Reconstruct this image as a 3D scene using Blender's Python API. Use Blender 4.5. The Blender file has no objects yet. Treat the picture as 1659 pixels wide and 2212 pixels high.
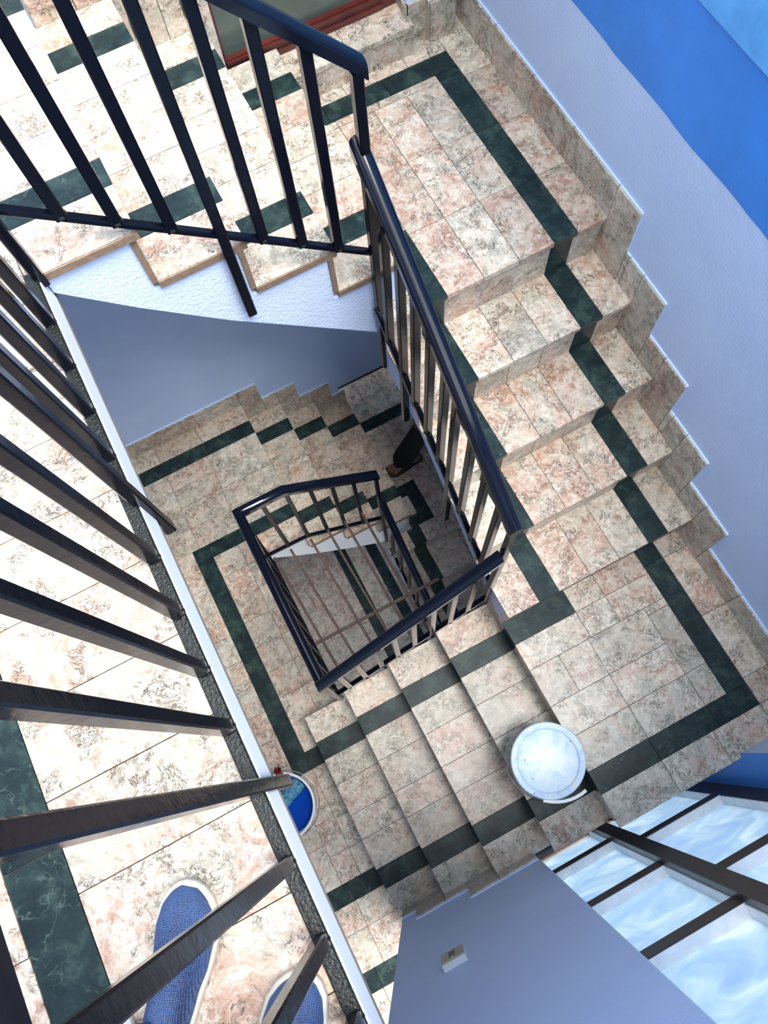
import bpy, bmesh, math, random
from mathutils import Vector, Matrix, Euler
random.seed(7)
SC = bpy.context.scene
COL = SC.collection

# ------------------------------------------------------------------ camera
def rot3(a, b, c):
    return (Matrix.Rotation(c, 4, 'Z') @ Matrix.Rotation(b, 4, 'Y') @ Matrix.Rotation(a, 4, 'X'))
cam_d = bpy.data.cameras.new('camera')
cam = bpy.data.objects.new('camera', cam_d); COL.objects.link(cam)
cam.matrix_world = Matrix.Translation((0.2906, 0.3151, 1.4822)) @ rot3(0.3038, 0.0511, -0.4819)
cam_d.sensor_fit = 'VERTICAL'; cam_d.sensor_height = 36.0
cam_d.lens = 1660.7 * 36.0 / 2212.0
cam_d.clip_start = 0.02; cam_d.clip_end = 200
SC.camera = cam

# ------------------------------------------------------------------ light
W = bpy.data.worlds.new('sky'); SC.world = W; W.use_nodes = True
nt = W.node_tree; nt.nodes.clear()
bg = nt.nodes.new('ShaderNodeBackground'); wo = nt.nodes.new('ShaderNodeOutputWorld')
bg.inputs[0].default_value = (0.93, 0.965, 1.0, 1); bg.inputs[1].default_value = 1.8
nt.links.new(bg.outputs[0], wo.inputs[0])
sun_d = bpy.data.lights.new('sun', 'SUN'); sun = bpy.data.objects.new('sun', sun_d); COL.objects.link(sun)
sun_d.energy = 5.2; sun_d.angle = math.radians(34); sun_d.color = (1.0, 0.97, 0.92)
sun_dir = Vector((0.18, -0.32, 1.0)).normalized()      # towards the sun
sun.rotation_euler = sun_dir.to_track_quat('Z', 'Y').to_euler()
sun.location = (2, -1, 5)
SC.view_settings.view_transform = 'Standard'; SC.view_settings.look = 'None'
SC.view_settings.gamma = 1.0; SC.view_settings.use_curve_mapping = False
SC.view_settings.exposure = 0.85
SC.cycles.adaptive_threshold = 0.03; SC.cycles.max_bounces = 7; SC.cycles.diffuse_bounces = 3; SC.cycles.glossy_bounces = 4
SC.cycles.transmission_bounces = 4; SC.cycles.sample_clamp_indirect = 6
SC.cycles.use_denoising = True

# ------------------------------------------------------------------ materials
class N:
    def __init__(s, name):
        s.m = bpy.data.materials.new(name); s.m.use_nodes = True
        s.t = s.m.node_tree; s.t.nodes.clear()
        s.out = s.t.nodes.new('ShaderNodeOutputMaterial'); s.p = s.t.nodes.new('ShaderNodeBsdfPrincipled')
        s.t.links.new(s.p.outputs[0], s.out.inputs[0])
    def n(s, ty, **kw):
        o = s.t.nodes.new('ShaderNode' + ty)
        for k, v in kw.items():
            if k.startswith('i_'):
                o.inputs[k[2:].replace('_', ' ')].default_value = v
            else: setattr(o, k, v)
        return o
    def l(s, a, b): s.t.links.new(a, b)
    def math(s, op, a, b=None, clamp=False):
        o = s.t.nodes.new('ShaderNodeMath'); o.operation = op; o.use_clamp = clamp
        for i, x in enumerate((a, b)):
            if x is None: continue
            if isinstance(x, (int, float)): o.inputs[i].default_value = x
            else: s.l(x, o.inputs[i])
        return o.outputs[0]
    def ramp(s, fac, stops, interp='LINEAR'):
        o = s.t.nodes.new('ShaderNodeValToRGB'); o.color_ramp.interpolation = interp
        while len(o.color_ramp.elements) < len(stops): o.color_ramp.elements.new(0.5)
        for e, (p, c) in zip(o.color_ramp.elements, stops):
            e.position = p; e.color = (c[0], c[1], c[2], 1) if isinstance(c, tuple) else (c, c, c, 1)
        s.l(fac, o.inputs[0]); return o.outputs[0]
    def mix(s, fac, a, b, mode='MIX'):
        o = s.t.nodes.new('ShaderNodeMix'); o.data_type = 'RGBA'; o.blend_type = mode
        for i, x in ((0, fac), (6, a), (7, b)):
            if isinstance(x, (int, float)): o.inputs[i].default_value = x
            elif isinstance(x, tuple): o.inputs[i].default_value = (x[0], x[1], x[2], 1)
            else: s.l(x, o.inputs[i])
        return o.outputs[2]
    def pos(s, rnd=True):
        g = s.n('NewGeometry')
        if not rnd: return g.outputs['Position'], None
        oi = s.n('ObjectInfo')
        c = s.n('CombineXYZ')
        s.l(s.math('MULTIPLY', oi.outputs['Random'], 61.0), c.inputs[0])
        s.l(s.math('MULTIPLY', oi.outputs['Random'], 37.0), c.inputs[1])
        s.l(s.math('MULTIPLY', oi.outputs['Random'], 17.0), c.inputs[2])
        v = s.n('VectorMath', operation='ADD'); s.l(g.outputs['Position'], v.inputs[0]); s.l(c.outputs[0], v.inputs[1])
        return v.outputs[0], oi.outputs['Random']
    def noise(s, vec, scale, detail=4, rough=0.6, dist=0.0):
        o = s.n('TexNoise'); o.inputs['Scale'].default_value = scale; o.inputs['Detail'].default_value = detail
        o.inputs['Roughness'].default_value = rough; o.inputs['Distortion'].default_value = dist
        s.l(vec, o.inputs['Vector']); return o
    def bump(s, h, strength, dist=0.002):
        b = s.n('Bump'); b.inputs['Strength'].default_value = strength; b.inputs['Distance'].default_value = dist
        s.l(h, b.inputs['Height']); s.l(b.outputs[0], s.p.inputs['Normal'])

def make_marble():
    s = N('pink_beige_marble'); v, r = s.pos()
    warp = s.noise(v, 6.0, 4, 0.6); wv = s.n('VectorMath', operation='MULTIPLY_ADD')
    s.l(warp.outputs['Color'], wv.inputs[0]); wv.inputs[1].default_value = (0.16, 0.16, 0.16); s.l(v, wv.inputs[2])
    w = wv.outputs[0]
    big = s.noise(w, 8.0, 6, 0.66, 0.6).outputs[0]
    r2 = s.math('FRACT', s.math('MULTIPLY', r, 7.31)); r3 = s.math('FRACT', s.math('MULTIPLY', r, 23.7))
    t = s.math('ADD', big, s.math('MULTIPLY', s.math('SUBTRACT', r2, 0.5), 0.16))
    base = s.ramp(t, [(0.30, (0.42, 0.41, 0.34)), (0.41, (0.55, 0.50, 0.40)), (0.50, (0.62, 0.52, 0.41)), (0.57, (0.60, 0.43, 0.33)), (0.65, (0.54, 0.32, 0.235)), (0.75, (0.62, 0.50, 0.39))])
    med = s.noise(w, 38.0, 6, 0.75, 0.5).outputs[0]
    base = s.mix(s.math('MULTIPLY', s.ramp(med, [(0.48, 0.0), (0.62, 1.0)]), 0.75), base, (0.84, 0.77, 0.66))
    base = s.mix(s.math('MULTIPLY', s.ramp(med, [(0.36, 1.0), (0.46, 0.0)]), 0.6), base, (0.30, 0.24, 0.18))
    # pale veins
    vo = s.n('TexVoronoi', feature='DISTANCE_TO_EDGE'); vo.inputs['Scale'].default_value = 19.0
    wv2 = s.n('VectorMath', operation='MULTIPLY_ADD'); s.l(s.noise(v, 14.0, 5, 0.65).outputs['Color'], wv2.inputs[0])
    wv2.inputs[1].default_value = (0.13, 0.13, 0.13); s.l(v, wv2.inputs[2]); s.l(wv2.outputs[0], vo.inputs['Vector'])
    mask = s.ramp(s.noise(v, 9.0, 2).outputs[0], [(0.46, 0.0), (0.60, 1.0)])
    vein = s.math('MULTIPLY', s.ramp(vo.outputs['Distance'], [(0.0, 1.0), (0.09, 0.0)]), mask)
    base = s.mix(s.math('MULTIPLY', vein, 0.65), base, (0.90, 0.85, 0.76))
    # dark crinkled fissures
    dn = s.noise(w, 26.0, 5, 0.75, 1.2).outputs[0]
    ridge = s.math('ABSOLUTE', s.math('SUBTRACT', dn, 0.5))
    m2 = s.ramp(s.noise(v, 13.0, 3).outputs[0], [(0.47, 0.0), (0.56, 1.0)])
    fis = s.math('MULTIPLY', s.ramp(ridge, [(0.010, 1.0), (0.036, 0.0)]), m2)
    base = s.mix(s.math('MULTIPLY', fis, 0.95), base, (0.10, 0.08, 0.06))
    hs = s.n('HueSaturation'); s.l(base, hs.inputs['Color'])
    s.l(s.math('ADD', s.math('MULTIPLY', r3, 0.24), 0.74), hs.inputs['Value'])
    hs.inputs['Saturation'].default_value = 1.0
    s.l(hs.outputs[0], s.p.inputs['Base Color'])
    s.p.inputs['Roughness'].default_value = 0.32
    s.l(s.math('ADD', s.math('MULTIPLY', med, 0.25), 0.2), s.p.inputs['Roughness'])
    s.bump(dn, 0.12, 0.001)
    return s.m
def make_green():
    s = N('dark_green_marble'); v, r = s.pos()
    wv = s.n('VectorMath', operation='MULTIPLY_ADD'); s.l(s.noise(v, 12.0, 4).outputs['Color'], wv.inputs[0])
    wv.inputs[1].default_value = (0.09, 0.09, 0.09); s.l(v, wv.inputs[2])
    n1 = s.noise(wv.outputs[0], 12.0, 6, 0.7).outputs[0]
    base = s.ramp(n1, [(0.32, (0.005, 0.011, 0.015)), (0.5, (0.013, 0.028, 0.030)), (0.66, (0.040, 0.070, 0.060))])
    vo = s.n('TexVoronoi', feature='DISTANCE_TO_EDGE'); vo.inputs['Scale'].default_value = 34.0; s.l(wv.outputs[0], vo.inputs['Vector'])
    m = s.ramp(s.noise(v, 8.0, 2).outputs[0], [(0.45, 0.0), (0.62, 1.0)])
    base = s.mix(s.math('MULTIPLY', s.ramp(vo.outputs['Distance'], [(0.0, 1.0), (0.10, 0.0)]), s.math('MULTIPLY', m, 0.55)), base, (0.006, 0.014, 0.012))
    ln = s.noise(wv.outputs[0], 5.0, 3, 0.5, 2.0).outputs[0]
    ridge = s.ramp(s.math('ABSOLUTE', s.math('SUBTRACT', ln, 0.5)), [(0.0, 1.0), (0.006, 0.0)])
    base = s.mix(s.math('MULTIPLY', s.math('MULTIPLY', ridge, m), 0.30), base, (0.22, 0.30, 0.26))
    s.l(base, s.p.inputs['Base Color']); s.p.inputs['Roughness'].default_value = 0.34; s.p.inputs['Specular IOR Level'].default_value = 0.22
    s.bump(n1, 0.05, 0.001); return s.m
def simple(name, col, rough=0.5, metal=0.0, bscale=0, bstr=0.2, bdist=0.001, spec=None, var=0.0, vscale=6.0, coat=0.0):
    s = N(name); g = s.n('NewGeometry').outputs['Position']
    if var:
        n = s.noise(g, vscale, 4).outputs[0]
        a = tuple(c * (1 - var) for c in col); b = tuple(min(1, c * (1 + var)) for c in col)
        s.l(s.ramp(n, [(0.3, a), (0.7, b)]), s.p.inputs['Base Color'])
    else: s.p.inputs['Base Color'].default_value = (*col, 1)
    s.p.inputs['Roughness'].default_value = rough; s.p.inputs['Metallic'].default_value = metal
    if spec is not None: s.p.inputs['Specular IOR Level'].default_value = spec
    if coat: s.p.inputs['Coat Weight'].default_value = coat; s.p.inputs['Coat Roughness'].default_value = 0.05
    if bscale: s.bump(s.noise(g, bscale, 3, 0.6).outputs[0], bstr, bdist)
    return s.m
MARBLE = make_marble(); GREEN = make_green()
RAW = simple('raw_marble_edge', (0.21, 0.145, 0.10), 0.7, bscale=150, var=0.25, vscale=60)
LAV = simple('lavender_wall_paint', (0.54, 0.69, 0.995), 0.42, bscale=120, bstr=0.55, bdist=0.003, var=0.05, vscale=3.5)
PALE = simple('pale_blue_wall_paint', (0.62, 0.76, 0.98), 0.45, bscale=120, bstr=0.3, bdist=0.0015)
LAVR = simple('rough_pale_lavender_plaster', (0.62, 0.73, 0.97), 0.5, bscale=85, bstr=0.8, bdist=0.004, var=0.05, vscale=4)
WHITEEDGE = simple('white_edge_and_lit_side', (0.90, 0.92, 0.93), 0.5, bscale=60, bstr=0.3, bdist=0.002)
BLUE = simple('bright_blue_wall_paint', (0.035, 0.26, 0.80), 0.4, bscale=120, bstr=0.6, bdist=0.003, var=0.08, vscale=5)
BLUE2 = simple('lit_ledge_blue', (0.11, 0.42, 0.93), 0.45, bscale=90, bstr=0.4, bdist=0.002, var=0.2, vscale=9)  # blue lightened in its colour for a brightly lit ledge
BLACK = simple('glossy_black_paint', (0.003, 0.004, 0.009), 0.17, bscale=45, bstr=0.3, bdist=0.002, spec=0.20)
RAILM = simple('polished_black_rail_paint', (0.003, 0.004, 0.010), 0.11, bscale=30, bstr=0.12, bdist=0.001, spec=0.55)
BLACKB = simple('brushed_black_paint', (0.008, 0.010, 0.009), 0.3, bscale=160, bstr=0.9, bdist=0.003, spec=0.4)
GRILLE = simple('rusty_brown_bar', (0.055, 0.032, 0.026), 0.6, bscale=120, bstr=0.6, var=0.5, vscale=40)
GROUT = simple('cement_grout', (0.30, 0.25, 0.20), 0.9, var=0.2, vscale=20)
CEIL = simple('ceiling_white', (0.80, 0.82, 0.85), 0.8)
BROWN = simple('dark_brown_timber', (0.035, 0.022, 0.020), 0.4, bscale=70, bstr=0.4, var=0.3, vscale=30)
FRAMEW = simple('whitewashed_timber', (0.95, 0.94, 0.96), 0.6, bscale=40, bstr=0.3, var=0.12, vscale=25)
REDW = simple('red_brown_timber', (0.10, 0.018, 0.014), 0.35, bscale=60, bstr=0.3, var=0.3, vscale=15)
WHITEP = simple('white_plastic', (0.80, 0.82, 0.83), 0.35)
BEIGE = simple('beige_plastic', (0.42, 0.38, 0.28), 0.45)
METAL = simple('galvanised_wire', (0.6, 0.6, 0.6), 0.3, metal=1.0)
PAINTB = simple('wet_blue_paint', (0.0, 0.055, 0.42), 0.12, bscale=6, bstr=0.1, bdist=0.004)
REDP = simple('red_plastic', (0.22, 0.03, 0.02), 0.4, var=0.5, vscale=160)
SKIN = simple('skin', (0.22, 0.105, 0.07), 0.5)
DARKC = simple('dark_trouser_cloth', (0.006, 0.006, 0.008), 0.85, bscale=30, bstr=0.6, bdist=0.01, var=0.4, vscale=10)
NAVY = simple('navy_trouser_cloth', (0.012, 0.05, 0.20), 0.85, bscale=60, bstr=0.5, var=0.2)
HAIR = simple('black_hair', (0.01, 0.008, 0.007), 0.6)
SANDAL = simple('black_rubber', (0.008, 0.007, 0.007), 0.7)
SOLE = simple('cream_rubber_sole', (0.72, 0.68, 0.56), 0.5)
def make_knit():
    s = N('blue_knit_fabric'); g = s.n('NewGeometry').outputs['Position']
    mp = s.n('Mapping'); mp.inputs['Rotation'].default_value = (0, 0, 0.55); mp.inputs['Scale'].default_value = (1, 1, 0.02); s.l(g, mp.inputs[0])
    vo = s.n('TexVoronoi'); vo.inputs['Scale'].default_value = 340; vo.inputs['Randomness'].default_value = 0.12; s.l(mp.outputs[0], vo.inputs['Vector'])
    c = s.ramp(vo.outputs['Distance'], [(0.25, (0.060, 0.115, 0.27)), (0.5, (0.085, 0.155, 0.33)), (0.62, (0.010, 0.020, 0.07))])
    s.l(c, s.p.inputs['Base Color']); s.p.inputs['Roughness'].default_value = 0.8
    s.bump(s.math('SUBTRACT', 1.0, vo.outputs['Distance']), 0.6, 0.002); return s.m
KNIT = make_knit()
def make_glass(name, tint, trans):
    # window glass smeared with paint haze: part see-through, part scattering
    s = N(name); g = s.n('NewGeometry').outputs['Position']
    n = s.noise(g, 4.5, 5, 0.6, 1.5).outputs[0]
    c = s.ramp(n, [(0.30, tint[0]), (0.50, tint[1]), (0.68, tint[2])])
    s.l(c, s.p.inputs['Base Color']); s.p.inputs['Roughness'].default_value = 0.22
    tr = s.n('BsdfTranslucent'); s.l(c, tr.inputs[0])
    mx = s.n('MixShader'); mx.inputs[0].default_value = trans
    s.l(s.p.outputs[0], mx.inputs[1]); s.l(tr.outputs[0], mx.inputs[2])
    tp = s.n('BsdfTransparent'); mx2 = s.n('MixShader'); mx2.inputs[0].default_value = 0.06
    s.l(mx.outputs[0], mx2.inputs[1]); s.l(tp.outputs[0], mx2.inputs[2]); s.l(mx2.outputs[0], s.out.inputs[0])
    return s.m
GLASS = make_glass('hazy_window_glass', ((0.42, 0.56, 0.78), (0.52, 0.65, 0.74), (0.72, 0.80, 0.86)), 0.55)
GLASSG = make_glass('grey_green_window_glass', ((0.07, 0.10, 0.085), (0.10, 0.13, 0.11), (0.18, 0.20, 0.17)), 0.1)

# ------------------------------------------------------------------ mesh helpers
class MB:
    def __init__(s): s.v = []; s.f = []; s.mi = []; s.sm = []
    def add(s, vs, fs, mi=0, smooth=False):
        o = len(s.v); s.v += [tuple(x) for x in vs]
        for f in fs: s.f.append(tuple(o + i for i in f)); s.mi.append(mi); s.sm.append(smooth)
    def box(s, x0, x1, y0, y1, z0, z1, mi=0, topinset=0.0):
        if x0 > x1: x0, x1 = x1, x0
        if y0 > y1: y0, y1 = y1, y0
        if z0 > z1: z0, z1 = z1, z0
        vs = [(x0, y0, z0), (x1, y0, z0), (x1, y1, z0), (x0, y1, z0), (x0, y0, z1), (x1, y0, z1), (x1, y1, z1), (x0, y1, z1)]
        s.add(vs, [(0, 3, 2, 1), (4, 5, 6, 7), (0, 1, 5, 4), (1, 2, 6, 5), (2, 3, 7, 6), (3, 0, 4, 7)], mi)
    def prism(s, poly, axis, a, b, mi=0, side_mi=None):
        # poly: 2d points; axis 'y': (x,z); 'x': (y,z); 'z': (x,y)
        n = len(poly)
        def P(p, t):
            return {'y': (p[0], t, p[1]), 'x': (t, p[0], p[1]), 'z': (p[0], p[1], t)}[axis]
        vs = [P(p, a) for p in poly] + [P(p, b) for p in poly]
        s.add(vs, [tuple(range(n)), tuple(range(2 * n - 1, n - 1, -1))], mi)
        s.add(vs, [(i, (i + 1) % n, n + (i + 1) % n, n + i) for i in range(n)], mi if side_mi is None else side_mi)
    def tube(s, pts, radii, seg=12, mi=0, caps=True, closed=False, smooth=True):
        pts = [Vector(p) for p in pts]; n = len(pts)
        if isinstance(radii, (int, float)): radii = [radii] * n
        rings = []; up = None
        for i, p in enumerate(pts):
            if closed: d = pts[(i + 1) % n] - pts[i - 1]
            else: d = pts[min(i + 1, n - 1)] - pts[max(i - 1, 0)]
            d.normalize()
            if up is None: up = d.orthogonal().normalized()
            up = (up - d * up.dot(d)).normalized(); sd = d.cross(up)
            rings.append([p + (up * math.cos(2 * math.pi * k / seg) + sd * math.sin(2 * math.pi * k / seg)) * radii[i] for k in range(seg)])
        vs = [q for r in rings for q in r]; fs = []
        for i in range(n if closed else n - 1):
            j = (i + 1) % n
            for k in range(seg):
                fs.append((i * seg + k, i * seg + (k + 1) % seg, j * seg + (k + 1) % seg, j * seg + k))
        s.add(vs, fs, mi, smooth)
        if caps and not closed:
            s.add(rings[0], [tuple(range(seg - 1, -1, -1))], mi); s.add(rings[-1], [tuple(range(seg))], mi)
    def bar(s, p, q, w, h, mi=0, bev=0.0, upv=(0, 0, 1), cuts=None):
        # rectangular (or bevelled) bar from p to q; w sideways, h along up
        p = Vector(p); q = Vector(q); d = (q - p).normalized(); u = Vector(upv)
        if abs(d.dot(u)) > 0.95: u = Vector((0, 1, 0))
        sd = d.cross(u).normalized(); u = sd.cross(d).normalized()
        a, b = w / 2, h / 2
        if bev: sec = [(a - bev, -b), (a, -b + bev), (a, b - bev), (a - bev, b), (-a + bev, b), (-a, b - bev), (-a, -b + bev), (-a + bev, -b)]
        else: sec = [(a, -b), (a, b), (-a, b), (-a, -b)]
        n = len(sec)
        vs = [p + sd * x + u * y for x, y in sec] + [q + sd * x + u * y for x, y in sec]
        s.add(vs, [tuple(range(n)), tuple(range(2 * n - 1, n - 1, -1))] + [(i, n + i, n + (i + 1) % n, (i + 1) % n) for i in range(n)], mi)
    def lathe(s, prof, c, seg=48, mi=0, smooth=True):
        vs = []; m = len(prof)
        for r, z in prof:
            for k in range(seg):
                a = 2 * math.pi * k / seg; vs.append((c[0] + r * math.cos(a), c[1] + r * math.sin(a), c[2] + z))
        fs = []
        for i in range(m - 1):
            for k in range(seg):
                fs.append((i * seg + k, i * seg + (k + 1) % seg, (i + 1) * seg + (k + 1) % seg, (i + 1) * seg + k))
        s.add(vs, fs, mi, smooth)
    def build(s, name, mats, parent=None, origin=None, fix=True):
        if not isinstance(mats, (list, tuple)): mats = [mats]
        me = bpy.data.meshes.new(name)
        org = Vector(origin) if origin is not None else (world_loc(parent) if parent else Vector((0, 0, 0)))
        me.from_pydata([Vector(v) - org for v in s.v], [], s.f)
        for m in mats: me.materials.append(m)
        for p, mi, sm in zip(me.polygons, s.mi, s.sm): p.material_index = mi; p.use_smooth = sm
        if fix:
            bm = bmesh.new(); bm.from_mesh(me); bmesh.ops.recalc_face_normals(bm, faces=bm.faces); bm.to_mesh(me); bm.free()
        o = bpy.data.objects.new(name, me); COL.objects.link(o)
        if parent: o.parent = parent; o.location = org - world_loc(parent)
        else: o.location = org
        return o
def world_loc(o):
    v = Vector((0, 0, 0))
    while o: v += o.location; o = o.parent
    return v
def thing(name, label, cat, loc=(0, 0, 0), group=None):
    o = bpy.data.objects.new(name, None); COL.objects.link(o); o.location = loc
    o['label'] = label; o['category'] = cat
    if group: o['group'] = group
    o.empty_display_size = 0.05
    return o
def tag(o, label, cat, group=None):
    o['label'] = label; o['category'] = cat
    if group: o['group'] = group
    return o
def structure(o): o['kind'] = 'structure'; return o
def seg(vals):  # consecutive pairs
    return list(zip(vals[:-1], vals[1:]))

GAP = 0.0011
def tile(parent, x0, x1, y0, y1, z, green=False, th=0.012, name='tile', hx0=0, hx1=0):
    if x1 - x0 < 0.008 or y1 - y0 < 0.008: return
    m = MB(); j = random.uniform(-0.0004, 0.0004); g = GAP
    m.box(x0 + g, x1 - g, y0 + g, y1 - g, z - th, z + j)
    return m.build(name, GREEN if green else MARBLE, parent)
def riser_x(parent, x, y0, y1, z0, z1, green=False, th=0.012, face=1):   # vertical piece facing +x or -x
    m = MB(); g = GAP; m.box(x - th * (face > 0), x + th * (face < 0), y0 + g, y1 - g, z0 + g, z1 - g)
    return m.build('riser_tile', GREEN if green else MARBLE, parent)
def riser_y(parent, y, x0, x1, z0, z1, green=False, th=0.012, face=-1, name='riser_tile'):
    m = MB(); g = GAP; m.box(x0 + g, x1 - g, y - th * (face > 0), y + th * (face < 0), z0 + g, z1 - g)
    return m.build(name, GREEN if green else MARBLE, parent)

XW = 1.712; YN = 2.65; YS = -0.277; L = 1.654; Y0 = 0.757; XI = 0.832
TT = 0.022      # tread slab thickness at the nosing
# ------------------------------------------------------------------ setting: walls
def wall(name, boxes, mats, origin=None):
    m = MB()
    for b in boxes: m.box(*b[:6], mi=b[6] if len(b) > 6 else 0)
    return structure(m.build(name, mats, None, origin=origin))

# right wall: lavender below, bright blue band above, top blue lightened to show a ledge in light
m = MB()
m.box(XW, XW + 0.2, YS - 0.012, 2.72, -6.0, -0.29)
bl = []
n = 60
for i in range(n + 1):
    y = -0.28 + i * (2.72 + 0.28) / n
    bl.append((y, -0.29 + 0.0025 * math.sin(y * 17) + random.uniform(-0.0025, 0.0025)))
m2 = MB(); m2.prism([(2.72, 0.045), (-0.28, 0.045)] + bl, 'x', XW - 0.0012, XW + 0.19)
wr = structure(m.build('wall_right', LAV)); o = m2.build('paint_band', BLUE, wr)
m3 = MB(); m3.box(XW - 0.010, XW + 0.2, YS, 2.72, 0.045, 2.4); m3.build('upper_wall', BLUE2, wr)
# end wall behind the first flight (north)
m = MB()
m.box(-1.9, 0.765, YN, YN + 0.2, -0.05, 2.4)
m.box(0.765, 1.475, YN + 0.02, YN + 0.2, 1.35, 2.4)
m.box(-1.9, 0.765, YN, YN + 0.2, -6.0, -0.05, 0)
m.box(0.765, 0.89, YN, YN + 0.2, -6.0, -0.72, 0)
m.box(0.89, XW, YN, YN + 0.10, -3.185, -1.25, 0)
m.box(0.89, XW, YN + 0.22, YN + 0.30, -5.9, -1.0, 0)
m.box(0.765, 1.475, YN + 0.10, YN + 0.2, -1.25, -0.70, 0)
wn = structure(m.build('wall_back', LAV))
m = MB(); m.box(0.89, XW - 0.002, YN - 0.004, YN + 0.104, -3.205, -3.185); m.build('opening_edge', simple('dark_green_edge', (0.01, 0.03, 0.018), 0.5), wn)
# window-side wall (south) with the socket
m = MB()
m.box(-0.15, 0.508, YS - 0.2, YS, -2.88, 0.45)
ws = structure(m.build('wall_front', LAV))
m = MB(); m.box(1.405, XW + 0.2, YS - 0.35, YS + 0.010, -6.0, 0.45)
wp = structure(m.build('wall_pier', LAV))
m = MB(); m.box(1.399, 1.405, YS - 0.30, YS + 0.008, -6.0, 0.45); m.build('window_reveal', BLUE, wp)
m = MB(); m.box(0.508, 0.512, YS - 0.30, YS - 0.002, -6.0, 0.45); m.box(0.505, 1.405, YS - 0.30, YS - 0.10, -6.0, -2.95)
m.build('window_reveal', PALE, ws)
# left wall far behind the landing and walls below
wl = wall('wall_left', [(-2.0, -1.8, -1.6, YN + 0.2, -6.0, 2.4)], LAV)
wf = wall('wall_far_front', [(-1.9, -0.15, -1.6, -1.45, -6.0, 2.4)], LAV)
# unseen roof slabs, added and shaped to let in or block the sun
m = MB(); Z = 2.4
m.box(-2.0, XW + 0.2, 2.3, YN + 0.3, Z, Z + 0.15); m.box(-2.0, 0.45, -1.6, -0.15, Z, Z + 0.15)  # second slab added out of view to shade the floor by the shoes
m.box(-2.0, -1.2, -0.25, 2.3, Z, Z + 0.15); m.box(1.5, XW + 0.2, -0.25, 2.3, Z, Z + 0.15)
structure(m.build('sun_shading_ceiling', CEIL))

# ------------------------------------------------------------------ landings / floors
def slab(name, x0, x1, y0, y1, z, th, mats=None, parent=None):
    m = MB(); m.box(x0, x1, y0, y1, z - th, z - 0.012)
    return m.build(name, mats or [GROUT], parent)

def grid(parent, xs, ys, z, green=False):
    for a, b in seg(xs):
        for c, d in seg(ys): tile(parent, a, b, c, d, z, green)

# upper landing (the photographer's floor)
m = MB(); m.box(-1.8, -0.0005, -1.45, YN, -0.14, -0.012); m.box(-0.0005, 0.20, L + 0.05, YN, -0.06, -0.012)
floor = structure(m.build('floor', GROUT))
m = MB(); m.box(-0.001, 0.003, -1.45, L + 0.001, -0.10, 0.001); m.build('painted_edge', WHITEEDGE, floor)
gx = [-1.0, -0.83, -0.655, -0.485]; 
yy = [0.39 + 0.1715 * k for k in range(-9, 9)]; yy = [v for v in yy if v < 1.75]
grid(floor, [-0.372, -0.028], yy, 0)
grid(floor, [-0.485, -0.372], [y + 0.03 for y in [-1.2, -0.75, -0.35, 0.02, 0.45, 0.90, 1.35]] + [1.80], 0, True)
grid(floor, [-1.15, -0.82, -0.485], [v - 0.055 for v in yy], 0)
top = yy[-1]
grid(floor, [-0.372, -0.028], [top, 1.80], 0)
grid(floor, [-1.15, -0.82, -0.485], [top - 0.055, 1.80], 0)
tile(floor, -0.028, 0.2505, L - 0.006, 1.80, 0, th=0.022)
grid(floor, [-1.15, -0.8, -0.37, -0.12, 0.2505], [1.80, 1.889], 0, True)
grid(floor, [-1.15, -0.8, -0.37, -0.12, 0.19, 0.2505], [1.889, 2.03, 2.17, 2.305, 2.441], 0)
grid(floor, [-1.15, -0.8, -0.37, -0.02, 0.2505], [2.441, 2.527], 0, True)
grid(floor, [-1.15, -0.8, -0.37, -0.02, 0.2505], [2.527, YN], 0)

# lower left landing
m = MB(); m.box(-1.8, 0.0, -1.45, YN, -2.9, -2.812); m.box(0, 0.22, 1.75, YN, -2.86, -2.812); m.box(-0.19, 0.0, YS - 0.2, Y0, -2.9, -2.812)
floor2 = structure(m.build('floor', GROUT)); Zf = -2.8
m = MB(); m.box(-0.001, 0.003, 0.76, 1.688, -2.89, -2.799); m.build('painted_edge', WHITEEDGE, floor2)
sx0, sx1 = -0.378, -0.280
grid(floor2, [sx0, sx1], [0.521, 0.90, 1.26, 1.60, 1.923], Zf, True)          # long border strip
grid(floor2, [sx1, -0.12, -0.0], [0.616, 0.78, 0.935, 1.09, 1.245, 1.40, 1.55, 1.70, 1.838], Zf)
grid(floor2, [-1.2, -0.95, -0.70, -0.53, sx0], [0.521, 0.60, 0.755, 0.91, 1.065, 1.22, 1.375, 1.53, 1.685, 1.923], Zf)
grid(floor2, [sx1, -0.08, 0.10, 0.265], [1.838, 1.923], Zf, True)
tile(floor2, 0.0, 0.265, 1.686, 1.838, Zf)
grid(floor2, [-1.2, -0.9, -0.6, -0.33, -0.07, 0.265], [1.923, 2.06, 2.20], Zf)
grid(floor2, [-1.2, -0.9, -0.6, -0.33, -0.06, 0.265], [2.20, 2.32, 2.436], Zf)
grid(floor2, [-1.2, -0.9, -0.6, -0.33, -0.05, 0.265], [2.436, 2.526], Zf, True)
grid(floor2, [-1.2, -0.9, -0.6, -0.33, -0.05, 0.265], [2.526, YN], Zf)
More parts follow.
